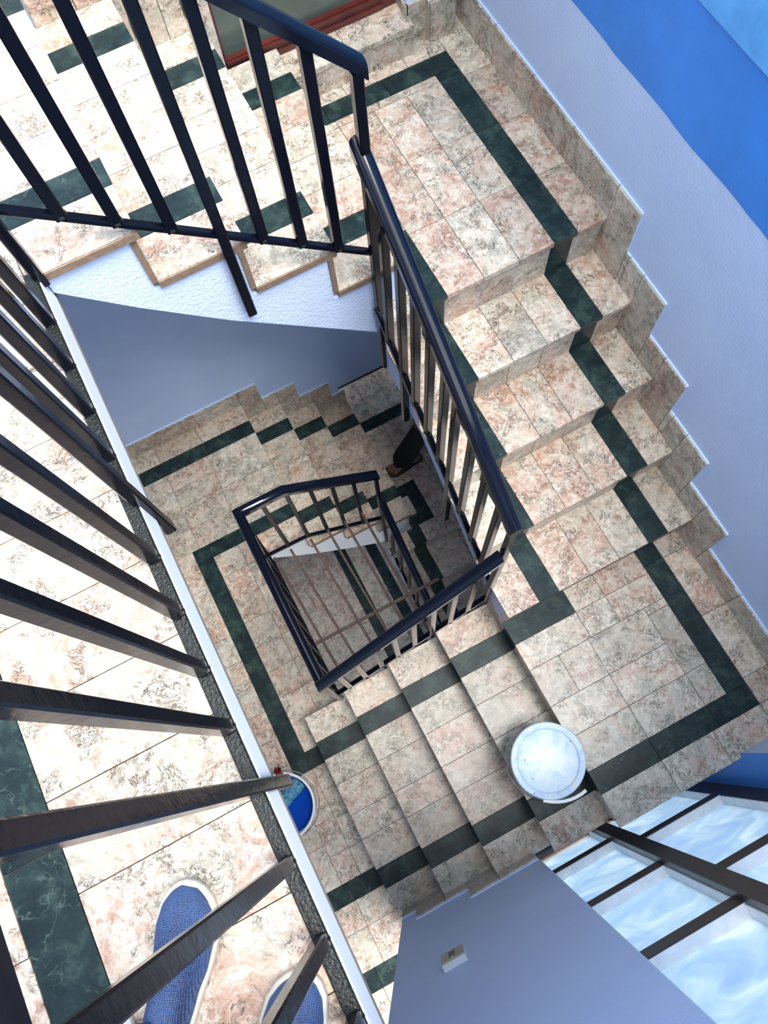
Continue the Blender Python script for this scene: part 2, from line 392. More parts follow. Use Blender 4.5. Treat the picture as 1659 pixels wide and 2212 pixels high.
# south part of the lower landing
grid(floor2, [sx1, -0.185], [0.521, 0.616], Zf, True)
grid(floor2, [-0.28, -0.185], [0.40, 0.521], Zf)
grid(floor2, [-0.28, -0.185], [-0.0517, 0.09, 0.245, 0.40], Zf)
grid(floor2, [-0.39, -0.28], [-0.0517, 0.09, 0.26, 0.43, 0.521], Zf)
grid(floor2, [-1.2, -0.95, -0.70, -0.53, -0.39], [-0.0517, 0.155, 0.34, 0.521], Zf)
grid(floor2, [-1.2, -0.8, -0.36, -0.185], [-0.146, -0.0517], Zf, True)
grid(floor2, [-1.2, -0.9, -0.62, -0.48, -0.36, -0.16], [-0.456, -0.277, -0.146], Zf)
grid(floor2, [-1.2, -0.8, -0.414, -0.1], [-0.552, -0.456], Zf, True)
grid(floor2, [-1.2, -0.9, -0.62, -0.414, -0.1], [-1.4, -1.1, -0.9, -0.7, -0.552], Zf)

# ground floor seen through the well
m = MB(); m.box(-1.8, XW, -1.45, YN + 0.2, -5.75, -5.612)
floor3 = structure(m.build('floor', GROUT))
grid(floor3, [-0.9, -0.6, -0.3, 0.0, 0.39], [0.0, 0.3, 0.62, 0.94, 1.26, 1.58, 1.9, 2.2, 2.5], -5.6)
grid(floor3, [0.39, 0.50], [0.0, 0.62, 1.26, 1.9, 2.5], -5.6, True)
grid(floor3, [0.50, 0.68], [0.0, 0.35, 0.78, 1.26, 1.7, 2.3], -5.6)
grid(floor3, [0.68, 0.78], [1.15, 1.7, 2.3], -5.6, True)
grid(floor3, [0.68, 0.9, 1.2], [0.0, 0.4, 0.78, 1.15], -5.6)
grid(floor3, [0.78, 1.0, 1.3], [1.15, 1.5, 1.9, 2.3], -5.6)

# ------------------------------------------------------------------ flights of stairs
def flight_x(label, xs, z0, ycuts, greens, low, body_y, going=1, first=0, seams=None, bodymat=None, edge_in=None):
    """steps along x. xs: list of nosing x (descending order of z). step k lies between xs[k] and xs[k+1] at z0-.2*(k+1)"""
    cx = (min(xs) + max(xs)) / 2
    t = thing('stair_flight', label, 'stairs', (xs[-1], body_y[0], z0 - 0.2 * len(xs)))
    s = 1 if going > 0 else -1
    # plastered body
    poly = []
    for k, x in enumerate(xs):
        zt = z0 - 0.2 * k - 0.034
        poly.append((x - s * 0.030, zt)); 
        if k < len(xs) - 1: poly.append((x - s * 0.030, z0 - 0.2 * (k + 1) - 0.034))
    start = (xs[0] - s * 0.245, z0 - 0.034)
    poly = [start] + poly
    poly += low
    m = MB(); m.prism(poly, 'y', body_y[0] + 0.006, body_y[1] - 0.002)
    m.build('plastered_side', bodymat or LAVR, t)
    for k in range(len(xs)):
        x = xs[k]; zt = z0 - 0.2 * k
        # riser below nosing k
        for i, (a, b) in enumerate(seg(ycuts)):
            r = MB(); g = GAP
            if s > 0: r.box(x - 0.030, x - 0.016, a + g, b - g, zt - 0.2 + 0.0008, zt - TT)
            else: r.box(x + 0.016, x + 0.030, a + g, b - g, zt - 0.2 + 0.0008, zt - TT)
            r.build('riser_tile', GREEN if i in greens else MARBLE, t)
        if k < len(xs) - 1:
            x2 = xs[k + 1]; zz = zt - 0.2
            st = MB()
            lo, hi = (x - 0.016, x2 - 0.018) if s > 0 else (x2 + 0.018, x + 0.016)
            st.box(min(lo, hi), max(lo, hi), body_y[0] + 0.004, body_y[1] - 0.002, zz - 0.034, zz - TT)
            stp = st.build('step', RAW, t)
            for i, (a, b) in enumerate(seg(ycuts)):
                lo2, hi2 = (x - 0.016, x2) if s > 0 else (x2, x + 0.016)
                tl = MB(); g = GAP
                aa = a - (0.004 if i == 0 and a == body_y[0] else 0)
                tl.box(min(lo2, hi2), max(lo2, hi2), a + g, b - g, zz - TT, zz + random.uniform(-.0004, .0004), 0)
                tl.build('tile', GREEN if i in greens else MARBLE, stp)
                if i == (0 if body_y[0] in (a,) and s > 0 else -1):   # raw sawn edge of the slab at the well
                    e = MB(); e.box(min(lo2, hi2), max(lo2, hi2), a - 0.004, a + g * 0.9, zz - TT - 0.004, zz - 0.0015); e.build('raw_edge', RAW, stp)
    return t
# flight 1 (upper left to the top landing)
n1 = [0.2505, 0.4849, 0.7243, 0.9593]
low1 = [(0.9593, -0.955), (0.832, -0.955), (0.365, -0.50), (0.155, -0.268), (0.004, -0.085)]
yc1 = [L, 1.80, 1.889, 2.03, 2.17, 2.305, 2.441, 2.527, YN]
fl1 = flight_x('uppermost marble stair flight running down behind the top black railing to the top landing', n1, 0.0, yc1, (1, 6), low1, (L, YN))
for k, x in enumerate(n1[:3]):   # raw vertical strips closing the riser ends
    m = MB(); m.box(x - 0.030, x - 0.014, L - 0.003, L + 0.004, -0.2 * (k + 1) + 0.001, -0.2 * k - TT - 0.004); m.build('raw_edge', RAW, fl1)
m = MB(); m.box(0.0, 0.2505, L - 0.0105, L - 0.0055, -0.024, -0.0015); m.build('raw_edge', RAW, floor)
# flight 4 (one storey down)
n4 = [0.265, 0.4895, 0.7023, 0.9296]
L4 = 1.69
low4 = [(0.9296, -3.80), (0.75, -3.76), (0.65, -3.67), (0.45, -3.45), (0.26, -3.22), (0.14, -3.06), (0.05, -2.93), (0.004, -2.89)]
yc4 = [L4, 1.838, 1.923, 2.06, 2.20, 2.32, 2.436, 2.526, YN]
fl4 = flight_x('shadowed marble stair flight one storey down under the lavender end wall', n4, Zf, yc4, (1, 6), low4, (L4, YN), bodymat=WHITEEDGE)  # white side carries the window light in its colour

# flight 3 (right landing down to the lower left landing), going -x
n3 = [0.8317, 0.5797, 0.3268, 0.0726, -0.179]
low3 = [(-0.179, -2.89), (0.05, -2.89), (0.8317, -2.02)]
yc3 = [YS, -0.1463, -0.0517, 0.10, 0.225, 0.385, 0.521, 0.6159, Y0]
fl3 = flight_x('wide sunlit marble stair flight with the two paint-splashed dark drops below the white bucket', n3, -1.8, yc3, (1, 6), low3, (YS, Y0), going=-1)
fl3['label'] = 'marble stair flight at lower centre on which the white paint bucket stands'

def flight_y(label, ys, z0, xcuts, greens, low, xr, extra=0.25):
    """steps going -y, z0 = level above the first nosing"""
    t = thing('stair_flight', label, 'stairs', (xr[0], ys[-1], z0 - 0.2 * len(ys)))
    poly = [(ys[0] + 0.03, z0 - 0.034)]
    for k, y in enumerate(ys):
        poly.append((y + 0.030, z0 - 0.2 * k - 0.034)); poly.append((y + 0.030, z0 - 0.2 * (k + 1) - 0.034))
    poly = [(ys[0] + 0.07, z0 - 0.034)] + poly[1:] + low
    m = MB(); m.prism(poly, 'x', xr[0] + 0.006, xr[1] - 0.002); m.build('plastered_side', LAV, t)
    for k in range(len(ys)):
        y = ys[k]; zt = z0 - 0.2 * k
        for i, (a, b) in enumerate(seg(xcuts)):
            r = MB(); g = GAP; r.box(a + g, b - g, y + 0.016, y + 0.030, zt - 0.2 + 0.0008, zt - TT)
            r.build('riser_tile', GREEN if i in greens else MARBLE, t)
        if k < len(ys) - 1:
            y2 = ys[k + 1]; zz = zt - 0.2
            st = MB(); st.box(xr[0] + 0.004, xr[1] - 0.002, y2 + 0.018, y + 0.016, zz - 0.034, zz - TT)
            stp = st.build('step', RAW, t)
            for i, (a, b) in enumerate(seg(xcuts)):
                tl = MB(); g = GAP; tl.box(a + g, b - g, y2, y + 0.016, zz - TT, zz + random.uniform(-.0004, .0004))
                tl.build('tile', GREEN if i in greens else MARBLE, stp)
    return t
n2 = [1.5825, 1.3429, 1.1056, 0.8604, 0.6123]
low2 = [(0.6123, -1.88), (0.70, -1.80), (0.875, -1.665), (1.12, -1.455), (1.36, -1.262), (1.50, -1.205), (1.6525, -1.165)]
xc2 = [XI, 0.975, 1.0662, 1.21, 1.35, 1.489, 1.5825, XW]
fl2 = flight_y('marble stair flight descending beside the lavender right wall', n2, -0.8, xc2, (1, 5), low2, (XI, XW))
X5 = 0.715
n5 = [1.525, 1.285, 1.045, 0.805, 0.565]
low5 = [(0.565, -4.75), (0.757, -4.5), (1.4, -3.98), (1.595, -3.95)]
xc5 = [X5, 0.873, 0.965, 1.21, 1.40, XW]
fl5 = flight_y('short marble stair flight seen below the lower black railing, beside the person', n5, -3.6, xc5, (1,), low5, (X5, XW))

# landings
def landing(label, z, bx, rects, th=0.10):
    t = thing('stair_landing', label, 'landing', (bx[0][0], bx[0][2], z - th))
    m = MB()
    for x0, x1, y0, y1 in bx: m.box(x0, x1, y0, y1, z - th, z - 0.034)
    m.build('plastered_slab', LAV, t)
    m = MB()
    for x0, x1, y0, y1 in bx: m.box(x0, x1, y0, y1, z - 0.034, z - TT)
    m.build('mortar_bed', GROUT, t)
    for xs, ys, g in rects:
        for a, b in seg(xs):
            for c, d in seg(ys): tile(t, a, b, c, d, z, g, th=TT)
    return t
topl = landing('large top landing of pink marble with a dark green border, by the red-framed window', -0.8,
  [(0.955, XW - 0.001, 1.655, YN - 0.002), (XI + 0.008, XW - 0.001, 1.600, 1.655)],
  [([XI, 0.975], [1.5825, L], False), ([0.943, 0.975], [L, 1.80], False),
   ([0.975, 1.0662], [1.5825, 1.889], True), ([0.943, 0.975], [1.80, 1.889], True),
   ([0.943, 1.0662], [1.889, 2.14, 2.408, 2.441], False),
   ([1.0662, 1.21, 1.35, 1.489], [1.5825, 1.866, 2.14, 2.408], False), ([1.0662, 1.24, 1.489], [2.408, 2.441], False),
   ([1.489, 1.5825], [1.5825, 1.85, 2.13, 2.408, 2.441], True),
   ([0.943, 1.05, 1.30, 1.5825], [2.441, 2.527], True),
   ([0.943, 1.16, 1.42, 1.5825], [2.527, YN], False),
   ([1.5825, XW], [1.5825, 1.857, 2.12, 2.385, YN], False)], th=0.30)
rl = landing('right-hand landing of pink marble with a green border ending in a corner', -1.8,
  [(XI + 0.02, XW - 0.001, YS + 0.006, 0.625)],
  [([XI, 1.13], [0.521, 0.627], True), ([1.13, 1.275, 1.489], [0.40, 0.521, 0.627], False),
   ([XI, 1.13], [0.40, 0.521], False), ([XI, 0.97, 1.113], [0.235, 0.40], False), ([1.113, 1.388], [0.235, 0.40], False),
   ([XI, 1.113, 1.388], [0.092, 0.235], False), ([XI, 1.113, 1.388], [-0.0517, 0.092], False),
   ([1.388, 1.489], [-0.0517, 0.092, 0.365, 0.40], False),
   ([1.388, 1.489], [0.092, 0.365], False) if False else ([1.489, 1.5825], [-0.0517, 0.255, 0.55, 0.627], True),
   ([XI, 1.113, 1.39, 1.5825], [-0.1463, -0.0517], True),
   ([XI, 1.113, 1.355, 1.5825, XW], [-0.285, -0.1463], False),
   ([1.5825, XW], [-0.1463, -0.03, 0.26, 0.545, 0.627], False)])
tl2 = landing('dark lower landing where a person in sandals stands', -3.6,
  [(0.945, XW - 0.001, 1.655, YN + 0.215), (X5 + 0.012, XW - 0.001, 1.545, 1.655)],
  [([X5, 0.873], [1.525, L], False), ([0.873, 0.965], [1.525, L], True),
   ([0.965, 1.09, 1.37, XW], [1.525, L], False),
   ([0.915, 1.0], [L, 1.735], True), ([1.0, 1.09], [L, 1.965], True), ([0.915, 1.0], [1.735, 1.88], False), ([0.915, 1.0], [1.88, 1.965], True),
   ([1.09, 1.23, 1.37, XW], [L, 1.965], False),
   ([0.915, 1.09, 1.23, 1.40, XW], [1.965, 2.12, 2.28, 2.441], False),
   ([0.915, 1.15, 1.40, XW], [2.441, 2.527], True),
   ([0.915, 1.06, 1.22, 1.40, XW], [2.527, 2.68, YN + 0.215], False)], th=0.14)

# ------------------------------------------------------------------ baseboards (stepped marble skirting)
def baseboard(name, poly_tiles, mat_edge=PALE):
    m = MB()
    for kind, args in poly_tiles[0]: m.prism(*args)
    bb = structure(m.build(name, mat_edge))
    for kind, args in poly_tiles[1]:
        k = MB(); k.prism(*args); k.build('tile', MARBLE, bb)
    return bb
def skirt_y(name, spans, x, th=0.012, face=-1):
    """spans: list of (y0,y1,zbot0,zbot1..)-> simple boxes on a wall x=const"""
    e = MB(); pcs = []
    bbm = MB()
    for (y0, y1, zb, zt) in spans: bbm.box(x - 0.007, x + 0.001, y0 - 0.001, y1 + 0.001, zb, zt + 0.006)
    bb = structure(bbm.build(name, PALE))
    for (y0, y1, zb, zt) in spans:
        k = MB(); k.box(x - th, x - 0.004, y0 + GAP, y1 - GAP, zb + 0.0008, zt); k.build('tile', MARBLE, bb)
    return bb
H = 0.155; D = 0.132
sp = [(2.385, 2.70, -0.8, -0.8 + H), (2.12, 2.385, -0.8, -0.8 + H), (1.857, 2.12, -0.8, -0.8 + H), (n2[0], 1.857, -0.8, -0.8 + H), (n2[0] - D, n2[0], -1.0, -0.8 + H)]
for k in range(1, 5):
    z = -0.8 - 0.2 * k; ya = n2[k - 1] - D; yb = n2[k]
    mid = (ya + yb) / 2
    if k % 2: sp += [(mid + 0.03, ya, z, z + H), (yb, mid + 0.03, z, z + H)]
    else: sp += [(yb, ya, z, z + H)]
    sp += [(yb - D, yb, z - 0.2, z + H)]
sp += [(0.26, n2[4] - D, -1.8, -1.8 + H), (-0.03, 0.26, -1.8, -1.8 + H), (YS + 0.012, -0.03, -1.8, -1.8 + H)]
bbr = skirt_y('baseboard_right', sp, XW)
for k, y in enumerate(n2):
    f_ = MB(); f_.box(XW - 0.012, XW - 0.001, y, y + 0.0158, -1.0 - 0.2 * k, -0.8 - 0.2 * k - TT); f_.build('tile', MARBLE, bbr)
def skirt_x(name, spans, y, face, th=0.012):
    bbm = MB()
    for (x0, x1, zb, zt) in spans: bbm.box(x0 - 0.001, x1 + 0.001, min(y, y + face * 0.007), max(y, y + face * 0.007), zb, zt + 0.006)
    bb = structure(bbm.build(name, PALE))
    for (x0, x1, zb, zt) in spans:
        k = MB(); k.box(x0 + GAP, x1 - GAP, min(y + face * 0.004, y + face * th), max(y + face * 0.004, y + face * th), zb + 0.0008, zt); k.build('tile', MARBLE, bb)
    return bb
# back wall, lower storey
sp = [(-1.2, -0.75, Zf, Zf + H), (-0.75, -0.34, Zf, Zf + H), (-0.34, -0.02, Zf, Zf + H), (-0.02, 0.265, Zf, Zf + H), (0.265, 0.395, Zf - 0.2, Zf + H)]
for k in range(1, 4):
    z = Zf - 0.2 * k; sp += [(n4[k - 1] + 0.13, n4[k], z, z + H)]
    if k < 3: sp += [(n4[k], n4[k] + 0.13, z - 0.2, z + H)]
bbb = skirt_x('baseboard_back', sp, YN, -1)
for k, x in enumerate(n4):
    f_ = MB(); f_.box(x - 0.0158, x, YN - 0.012, YN - 0.001, Zf - 0.2 * (k + 1), Zf - 0.2 * k - TT); f_.build('tile', MARBLE, bbb)
# front wall along flight 3
sp = [(-0.148, -0.072, -2.6, -2.6 + H), (-0.072, n3[3], -2.6, -2.4 + H), (n3[3], 0.186, -2.4, -2.4 + H), (0.186, n3[2], -2.4, -2.2 + H), (n3[2], 0.505, -2.2, -2.2 + H)]
bbf = skirt_x('baseboard_front', sp, YS, 1)
for k, x in enumerate(n3[2:], 2):
    f_ = MB(); f_.box(x, x + 0.0158, YS + 0.001, YS + 0.012, -1.8 - 0.2 * (k + 1), -1.8 - 0.2 * k - TT); f_.build('tile', MARBLE, bbf)
# upper storey back wall skirting of flight 1 (left of the window)
sp = [(-1.2, -0.7, 0, H), (-0.7, -0.2, 0, H), (-0.2, n1[0], 0, H), (n1[0], n1[0] + .13, -0.2, H), (n1[0] + .13, n1[1], -0.2, -0.2 + H), (n1[1], n1[1] + .13, -.4, -0.2 + H), (n1[1] + .13, n1[2], -.4, -.4 + H), (n1[2], 0.765, -0.6, -.4 + H)]
skirt_x('baseboard_back', sp, YN, -1)

# marble sill and clad piers beside the red-framed window
m = MB(); m.box(0.9593, 1.475, YN - 0.062, YN + 0.12, -0.80, -0.70); sill = structure(m.build('trim_1', GROUT))
for a, b in seg([0.96, 1.22, 1.475]): riser_y(sill, YN - 0.062, a, b, -0.80, -0.702, face=1, th=0.010, name='tile')
for a, b in seg([0.945, 1.21, 1.475]):
    k = MB(); k.box(a + GAP, b - GAP, YN - 0.075, YN + 0.075, -0.70, -0.68); k.build('tile', MARBLE, sill)
m = MB(); m.box(1.475, 1.56, YN - 0.012, YN + 0.2, -0.80, 2.4); m.box(1.56, 1.645, YN - 0.045, YN + 0.2, -0.80, 2.4); m.box(1.645, XW, YN + 0.06, YN + 0.2, -0.80, 2.4)
pier = structure(m.build('trim_2', LAVR))
def clad(x0, x1, y0, y1, z0, z1):
    k = MB(); k.box(x0, x1, y0, y1, z0, z1); k.build('tile', MARBLE, pier)
zt = -0.64
clad(1.470, 1.555, YN - 0.024, YN - 0.0125, -0.799, zt); clad(1.465, 1.4745, YN - 0.024, YN + 0.075, -0.679, zt)
clad(1.550, 1.655, YN - 0.060, YN - 0.0455, -0.799, zt); clad(1.548, 1.5595, YN - 0.045, YN - 0.0245, -0.799, zt); clad(1.6455, 1.657, YN - 0.045, YN + 0.05, -0.799, zt)
clad(1.658, 1.70, YN + 0.046, YN + 0.0595, -0.799, zt)
tile(topl, 1.658, 1.70, YN + 0.001, YN + 0.045, -0.8)
# red-brown framed window
win = structure(MB().build('window_1', REDW)) if False else None
m = MB(); yw = YN + 0.075
m.box(0.765, 1.465, yw - 0.02, yw + 0.03, -0.68, -0.615); m.box(0.765, 0.785, yw - 0.03, yw + 0.03, -0.615, 1.35); m.box(1.41, 1.465, yw - 0.02, yw + 0.03, -0.615, 1.35); m.box(0.765, 1.465, yw - 0.02, yw + 0.03, 1.29, 1.35)
w1 = structure(m.build('window_1', REDW))
m = MB(); m.box(0.785, 1.41, yw - 0.026, yw - 0.0205, -0.675, -0.655); m.box(0.785, 1.41, yw - 0.028, yw - 0.0205, -0.632, -0.622); m.build('frame_moulding', REDW, w1)
m = MB(); m.box(0.785, 1.41, yw, yw + 0.006, -0.615, 1.29); m.build('pane', GLASSG, w1)

# ------------------------------------------------------------------ big stair window (whitewashed brown frame)
FY = -0.40
m = MB(); m.box(0.512, 1.399, FY - 0.06, FY, -2.97, -2.90)
m.box(0.855, 0.918, FY - 0.062, FY + 0.022, -2.9, 0.36); m.box(1.305, 1.399, FY - 0.062, FY - 0.012, -2.9, 0.36); m.box(0.512, 0.535, FY - 0.062, FY, -2.9, 0.36)
w2 = structure(m.build('window_2', BROWN))
lv = [-2.335, -1.555, -0.84, -0.10, 0.36]; rv = [-2.055, -1.165, -0.40, 0.36]
def wbar(x0, x1, z, i):
    k = MB(); k.box(x0, x1, FY - 0.055, FY, z - 0.038, z + 0.034); b = k.build('glazing_bar', BROWN, w2)
    k = MB(); k.box(x0, x1, FY - 0.052, FY - 0.004, z + 0.034, z + 0.039); k.build('painted_ledge', FRAMEW, b)
for i, z in enumerate(lv): wbar(0.535, 0.855, z, i)
for i, z in enumerate(rv): wbar(0.918, 1.305, z, i)
def reveal(x0, x1, z0, z1):
    k = MB(); k.box(x0, x1, FY - 0.052, FY - 0.006, z0, z1); k.build('painted_reveal', FRAMEW, w2)
zz = [-2.9] + lv
for a, b in seg(zz): reveal(0.851, 0.855, a + 0.04, b - 0.04)
zz = [-2.9] + rv
for a, b in seg(zz): reveal(1.300, 1.305, a + 0.04, b - 0.04)
zz = [-2.9] + lv
for a, b in seg(zz): k = MB(); k.box(0.535, 0.851, FY - 0.048, FY - 0.042, a + 0.036, b - 0.036); k.build('pane', GLASS, w2)
zz = [-2.9] + rv
for a, b in seg(zz): k = MB(); k.box(0.918, 1.30, FY - 0.048, FY - 0.042, a + 0.036, b - 0.036); k.build('pane', GLASS, w2)
m = MB(); m.box(0.508, 1.41, FY - 0.2, FY + 0.12, 0.36, 0.45); structure(m.build('trim_3', LAV))

# ------------------------------------------------------------------ railings
def railing(label, path_top, path_bot, posts, supports=(), ends=(), rw=0.046, rh=0.050, bw=0.026, botw=0.030, both=0.022, out=(0, 0), botmat=None, ext=0.3, th=0.02):
    """path_top/path_bot: lists of 3d points; posts: parameter values along the plan axis"""
    t = thing('stair_railing', label, 'railing', tuple(path_bot[0]))
    ax = 0 if abs(path_top[-1][0] - path_top[0][0]) > abs(path_top[-1][1] - path_top[0][1]) else 1
    def at(path, v):
        for p, q in seg(path):
            lo, hi = min(p[ax], q[ax]), max(p[ax], q[ax])
            if lo - 1e-6 <= v <= hi + 1e-6:
                f = (v - p[ax]) / (q[ax] - p[ax]); return p[2] + f * (q[2] - p[2])
        e = path[0] if abs(v - path[0][ax]) < abs(v - path[-1][ax]) else path[-1]
        return e[2]
    # handrail: rounded top, flat underside
    sec = [(-rw/2, -rh/2), (rw/2, -rh/2), (rw/2, rh*0.12)] + [(rw/2*math.cos(a), rh*0.12 + rh*0.38*math.sin(a)) for a in [math.pi*k/8 for k in range(1, 8)]] + [(-rw/2, rh*0.12)]
    m = MB(); ns = len(sec); vs = []
    for i, p in enumerate(path_top):
        p = Vector(p)
        for sx, sz in sec:
            q = Vector((p.x, p.y + sx, p.z + sz)) if ax == 0 else Vector((p.x + sx, p.y, p.z + sz))
            vs.append(q)
    fs = []
    for i in range(len(path_top) - 1):
        for k in range(ns): fs.append((i*ns+k, i*ns+(k+1) % ns, (i+1)*ns+(k+1) % ns, (i+1)*ns+k))
    m.add(vs, fs); nv = len(path_top)
    m.add(vs[:ns], [tuple(range(ns))]); m.add(vs[-ns:], [tuple(range(ns))])
    hr = m.build('handrail', RAILM, t)
    for i_, p in enumerate(hr.data.polygons): p.use_smooth = (3 <= i_ % ns <= 9) and i_ < ns * (nv - 1)
    m = MB()
    for p, q in seg(path_bot): m.bar(p, q, botw, both, bev=0.003)
    m.build('bottom_rail', botmat or BLACK, t)
    base = path_top[0]; bb = path_bot[0]
    for v in posts:
        zt = at(path_top, v) - rh/2 + 0.004; zb = at(path_bot, v); o = (0, 0)
        if v in ends: zb = ends[v] if isinstance(ends, dict) else zb
        sup = v in supports
        if sup: zb = supports[v]; o = out
        x, y = (v, bb[1]) if ax == 0 else (bb[0], v)
        xt, yt = (v, base[1]) if ax == 0 else (base[0], v)
        m = MB(); m.bar((x + o[0], y + o[1], zb), (xt + o[0], yt + o[1], zt), bw, bw, bev=0.003)
        m.build('baluster', BLACK, t)
        if not sup:    # weld bead at the foot
            w = MB(); w.lathe([(0.001, 0.008), (0.010, 0.006), (0.015, 0.002), (0.016, -0.006)], (x, y, at(path_bot, v) + both/2), seg=10)
            w.build('weld_bead', BLACKB, t)
    return t
# upper landing railing
yl = [1.64, 1.511, 1.385, 1.262, 1.143, 1.025, 0.895, 0.77, 0.645, 0.525, 0.400, 0.262, 0.125, -0.005, -0.135, -0.265, -0.40]
railing('upper landing railing of black square bars, nearest the camera, at left', [(-0.016, 1.70, 0.985), (-0.016, -0.60, 0.985)],
        [(-0.014, L, 0.006), (-0.014, -0.60, 0.006)], yl, supports={1.025: -0.20, 0.400: -0.215, 1.64: -0.02}, out=(0.018, 0), botmat=BLACKB, botw=0.029, both=0.010)
# flight 1 railing
x1 = [0.123, 0.22, 0.325, 0.43, 0.53, 0.63, 0.732, 0.838]
railing('black railing of the uppermost flight with a thick handrail, top left', [(0.0, 1.650, 0.93), (0.13, 1.650, 0.93), (0.862, 1.650, 0.165)],
        [(0.0, 1.648, 0.235), (0.835, 1.648, -0.480)], x1, supports={0.43: -0.477, 0.838: -1.165}, out=(0, -0.010), bw=0.027, both=0.016, botw=0.022)
# flight 2 railing
y2 = [1.55, 1.46, 1.37, 1.28, 1.19, 1.12, 1.02, 0.925, 0.835]
railing('black railing with a long sloping handrail at the centre, right of the well', [(0.834, 1.668, -0.060), (0.834, 0.742, -0.760)],
        [(0.826, 1.645, -0.770), (0.826, 0.76, -1.535)], y2 + [0.757], supports={1.46: -1.31, 1.12: -1.68, 0.757: -1.82}, out=(0, 0), bw=0.026, both=0.03, botw=0.020)
# flight 3 railing
x3 = [0.735, 0.650, 0.562, 0.474, 0.386, 0.298, 0.205, 0.115, 0.035]
railing('short black railing beside the marble flight with the bucket, crossing the well', [(0.815, 0.752, -1.045), (0.015, 0.752, -1.775)],
        [(0.825, 0.757, -1.80), (0.04, 0.757, -2.36)], x3, supports={0.035: -2.79}, out=(0, 0), bw=0.026, both=0.03, botw=0.022)
# lower landing railing
railing('lower landing railing on the far side of the well, in shade', [(0.030, 1.668, -1.885), (0.030, 0.78, -1.885)],
        [(0.012, 1.64, -2.78), (0.012, 0.78, -2.78)], [1.645, 1.53, 1.405, 1.28, 1.155, 1.03, 0.905], supports={1.645: -2.795}, bw=0.024, both=0.022, botw=0.03)
railing('black railing of the shaded lower flight, first level then sloping', [(0.045, 1.652, -1.885), (0.262, 1.652, -1.885), (0.735, 1.652, -2.285)],
        [(0.025, 1.660, -2.685), (0.262, 1.660, -2.70), (0.735, 1.660, -3.07)], [0.142, 0.265, 0.378, 0.485, 0.595, 0.72], supports={0.72: -3.61}, bw=0.022, both=0.024, botw=0.018)
railing('lowest black railing, sloping down into the dark right of the safety grille', [(0.735, 1.66, -2.80), (0.735, 0.757, -3.53)],
        [(0.722, 1.60, -3.60), (0.722, 0.757, -4.30)], [1.56, 1.45, 1.34, 1.23, 1.12, 1.01, 0.90, 0.79], supports={0.79: -4.5}, bw=0.022, both=0.024, botw=0.018)
# safety grille over the lower well
gr = thing('safety_grille', 'flat grille of thin brown bars laid across the lower well', 'grille', (0.03, 0.757, -2.71))
for a, b in [(0.040, 0.095), (0.142, 0.205), (0.268, 0.315), (0.379, 0.418), (0.487, 0.517), (0.595, 0.612)]:
    m = MB(); m.bar((a, L - 0.02, -2.70), (b, 0.735, -2.70), 0.014, 0.014, bev=0.002); m.build('bar', GRILLE, gr)
m = MB(); m.bar((0.03, 1.092, -2.715), (0.80, 1.092, -2.715), 0.018, 0.012); m.build('cross_bar', GRILLE, gr)

# ------------------------------------------------------------------ wall socket
so = thing('wall_socket', 'small beige wall socket on the lavender front wall', 'socket', (0.078, YS, -1.245))
m = MB(); m.box(0.038, 0.118, YS - 0.002, YS + 0.020, -1.300, -1.188); m.build('back_box', WHITEP, so)
m = MB(); m.box(0.040, 0.116, YS + 0.020, YS + 0.025, -1.298, -1.190); m.build('face_plate', BEIGE, so)
for dz in (-0.022, 0.0, 0.022):
    m = MB(); m.box(0.066, 0.088, YS + 0.025, YS + 0.0265, -1.247 + dz - 0.004, -1.247 + dz + 0.004); m.build('slot', simple('dark_slot', (0.12, 0.08, 0.07), 0.6), so)
for dz in (-0.042, 0.042):
    m = MB(); m.box(0.074, 0.080, YS + 0.025, YS + 0.0275, -1.245 + dz - 0.003, -1.245 + dz + 0.003); m.build('screw', METAL, so)

# ------------------------------------------------------------------ white bucket with lid
def splash_lid():
    s = N('paint_spotted_white_plastic'); g = s.n('NewGeometry').outputs['Position']
    n = s.noise(g, 18.0, 4, 0.6, 0.8).outputs[0]
    base = s.ramp(n, [(0.35, (0.78, 0.86, 0.90)), (0.55, (0.62, 0.78, 0.90)), (0.7, (0.45, 0.60, 0.88))])
    vo = s.n('TexVoronoi'); vo.inputs['Scale'].default_value = 42; s.l(g, vo.inputs['Vector'])
    m = s.math('MULTIPLY', s.ramp(vo.outputs['Distance'], [(0.10, 1.0), (0.14, 0.0)]), s.ramp(s.noise(g, 30.0, 1).outputs[0], [(0.50, 0.0), (0.54, 1.0)]))
    base = s.mix(m, base, (0.05, 0.15, 0.55)); s.l(base, s.p.inputs['Base Color']); s.p.inputs['Roughness'].default_value = 0.3
    return s.m
LIDM = splash_lid()
bc = Vector((0.706, 0.066, -2.0))
bk = thing('paint_bucket', 'white lidded paint bucket standing on the marble stair tread', 'bucket', bc)
m = MB(); m.lathe([(0.0, 0.002), (0.118, 0.0), (0.121, 0.006), (0.133, 0.20), (0.141, 0.205), (0.141, 0.212), (0.134, 0.214), (0.136, 0.262), (0.0, 0.262)], bc); m.build('bucket_body', simple('milky_grey_plastic', (0.62, 0.66, 0.68), 0.35), bk)
m = MB(); m.lathe([(0.145, 0.245), (0.147, 0.262), (0.147, 0.272), (0.144, 0.276), (0.134, 0.277), (0.131, 0.272), (0.128, 0.276), (0.124, 0.276), (0.120, 0.268), (0.116, 0.2665), (0.0, 0.268)], bc); m.build('bucket_lid', LIDM, bk)
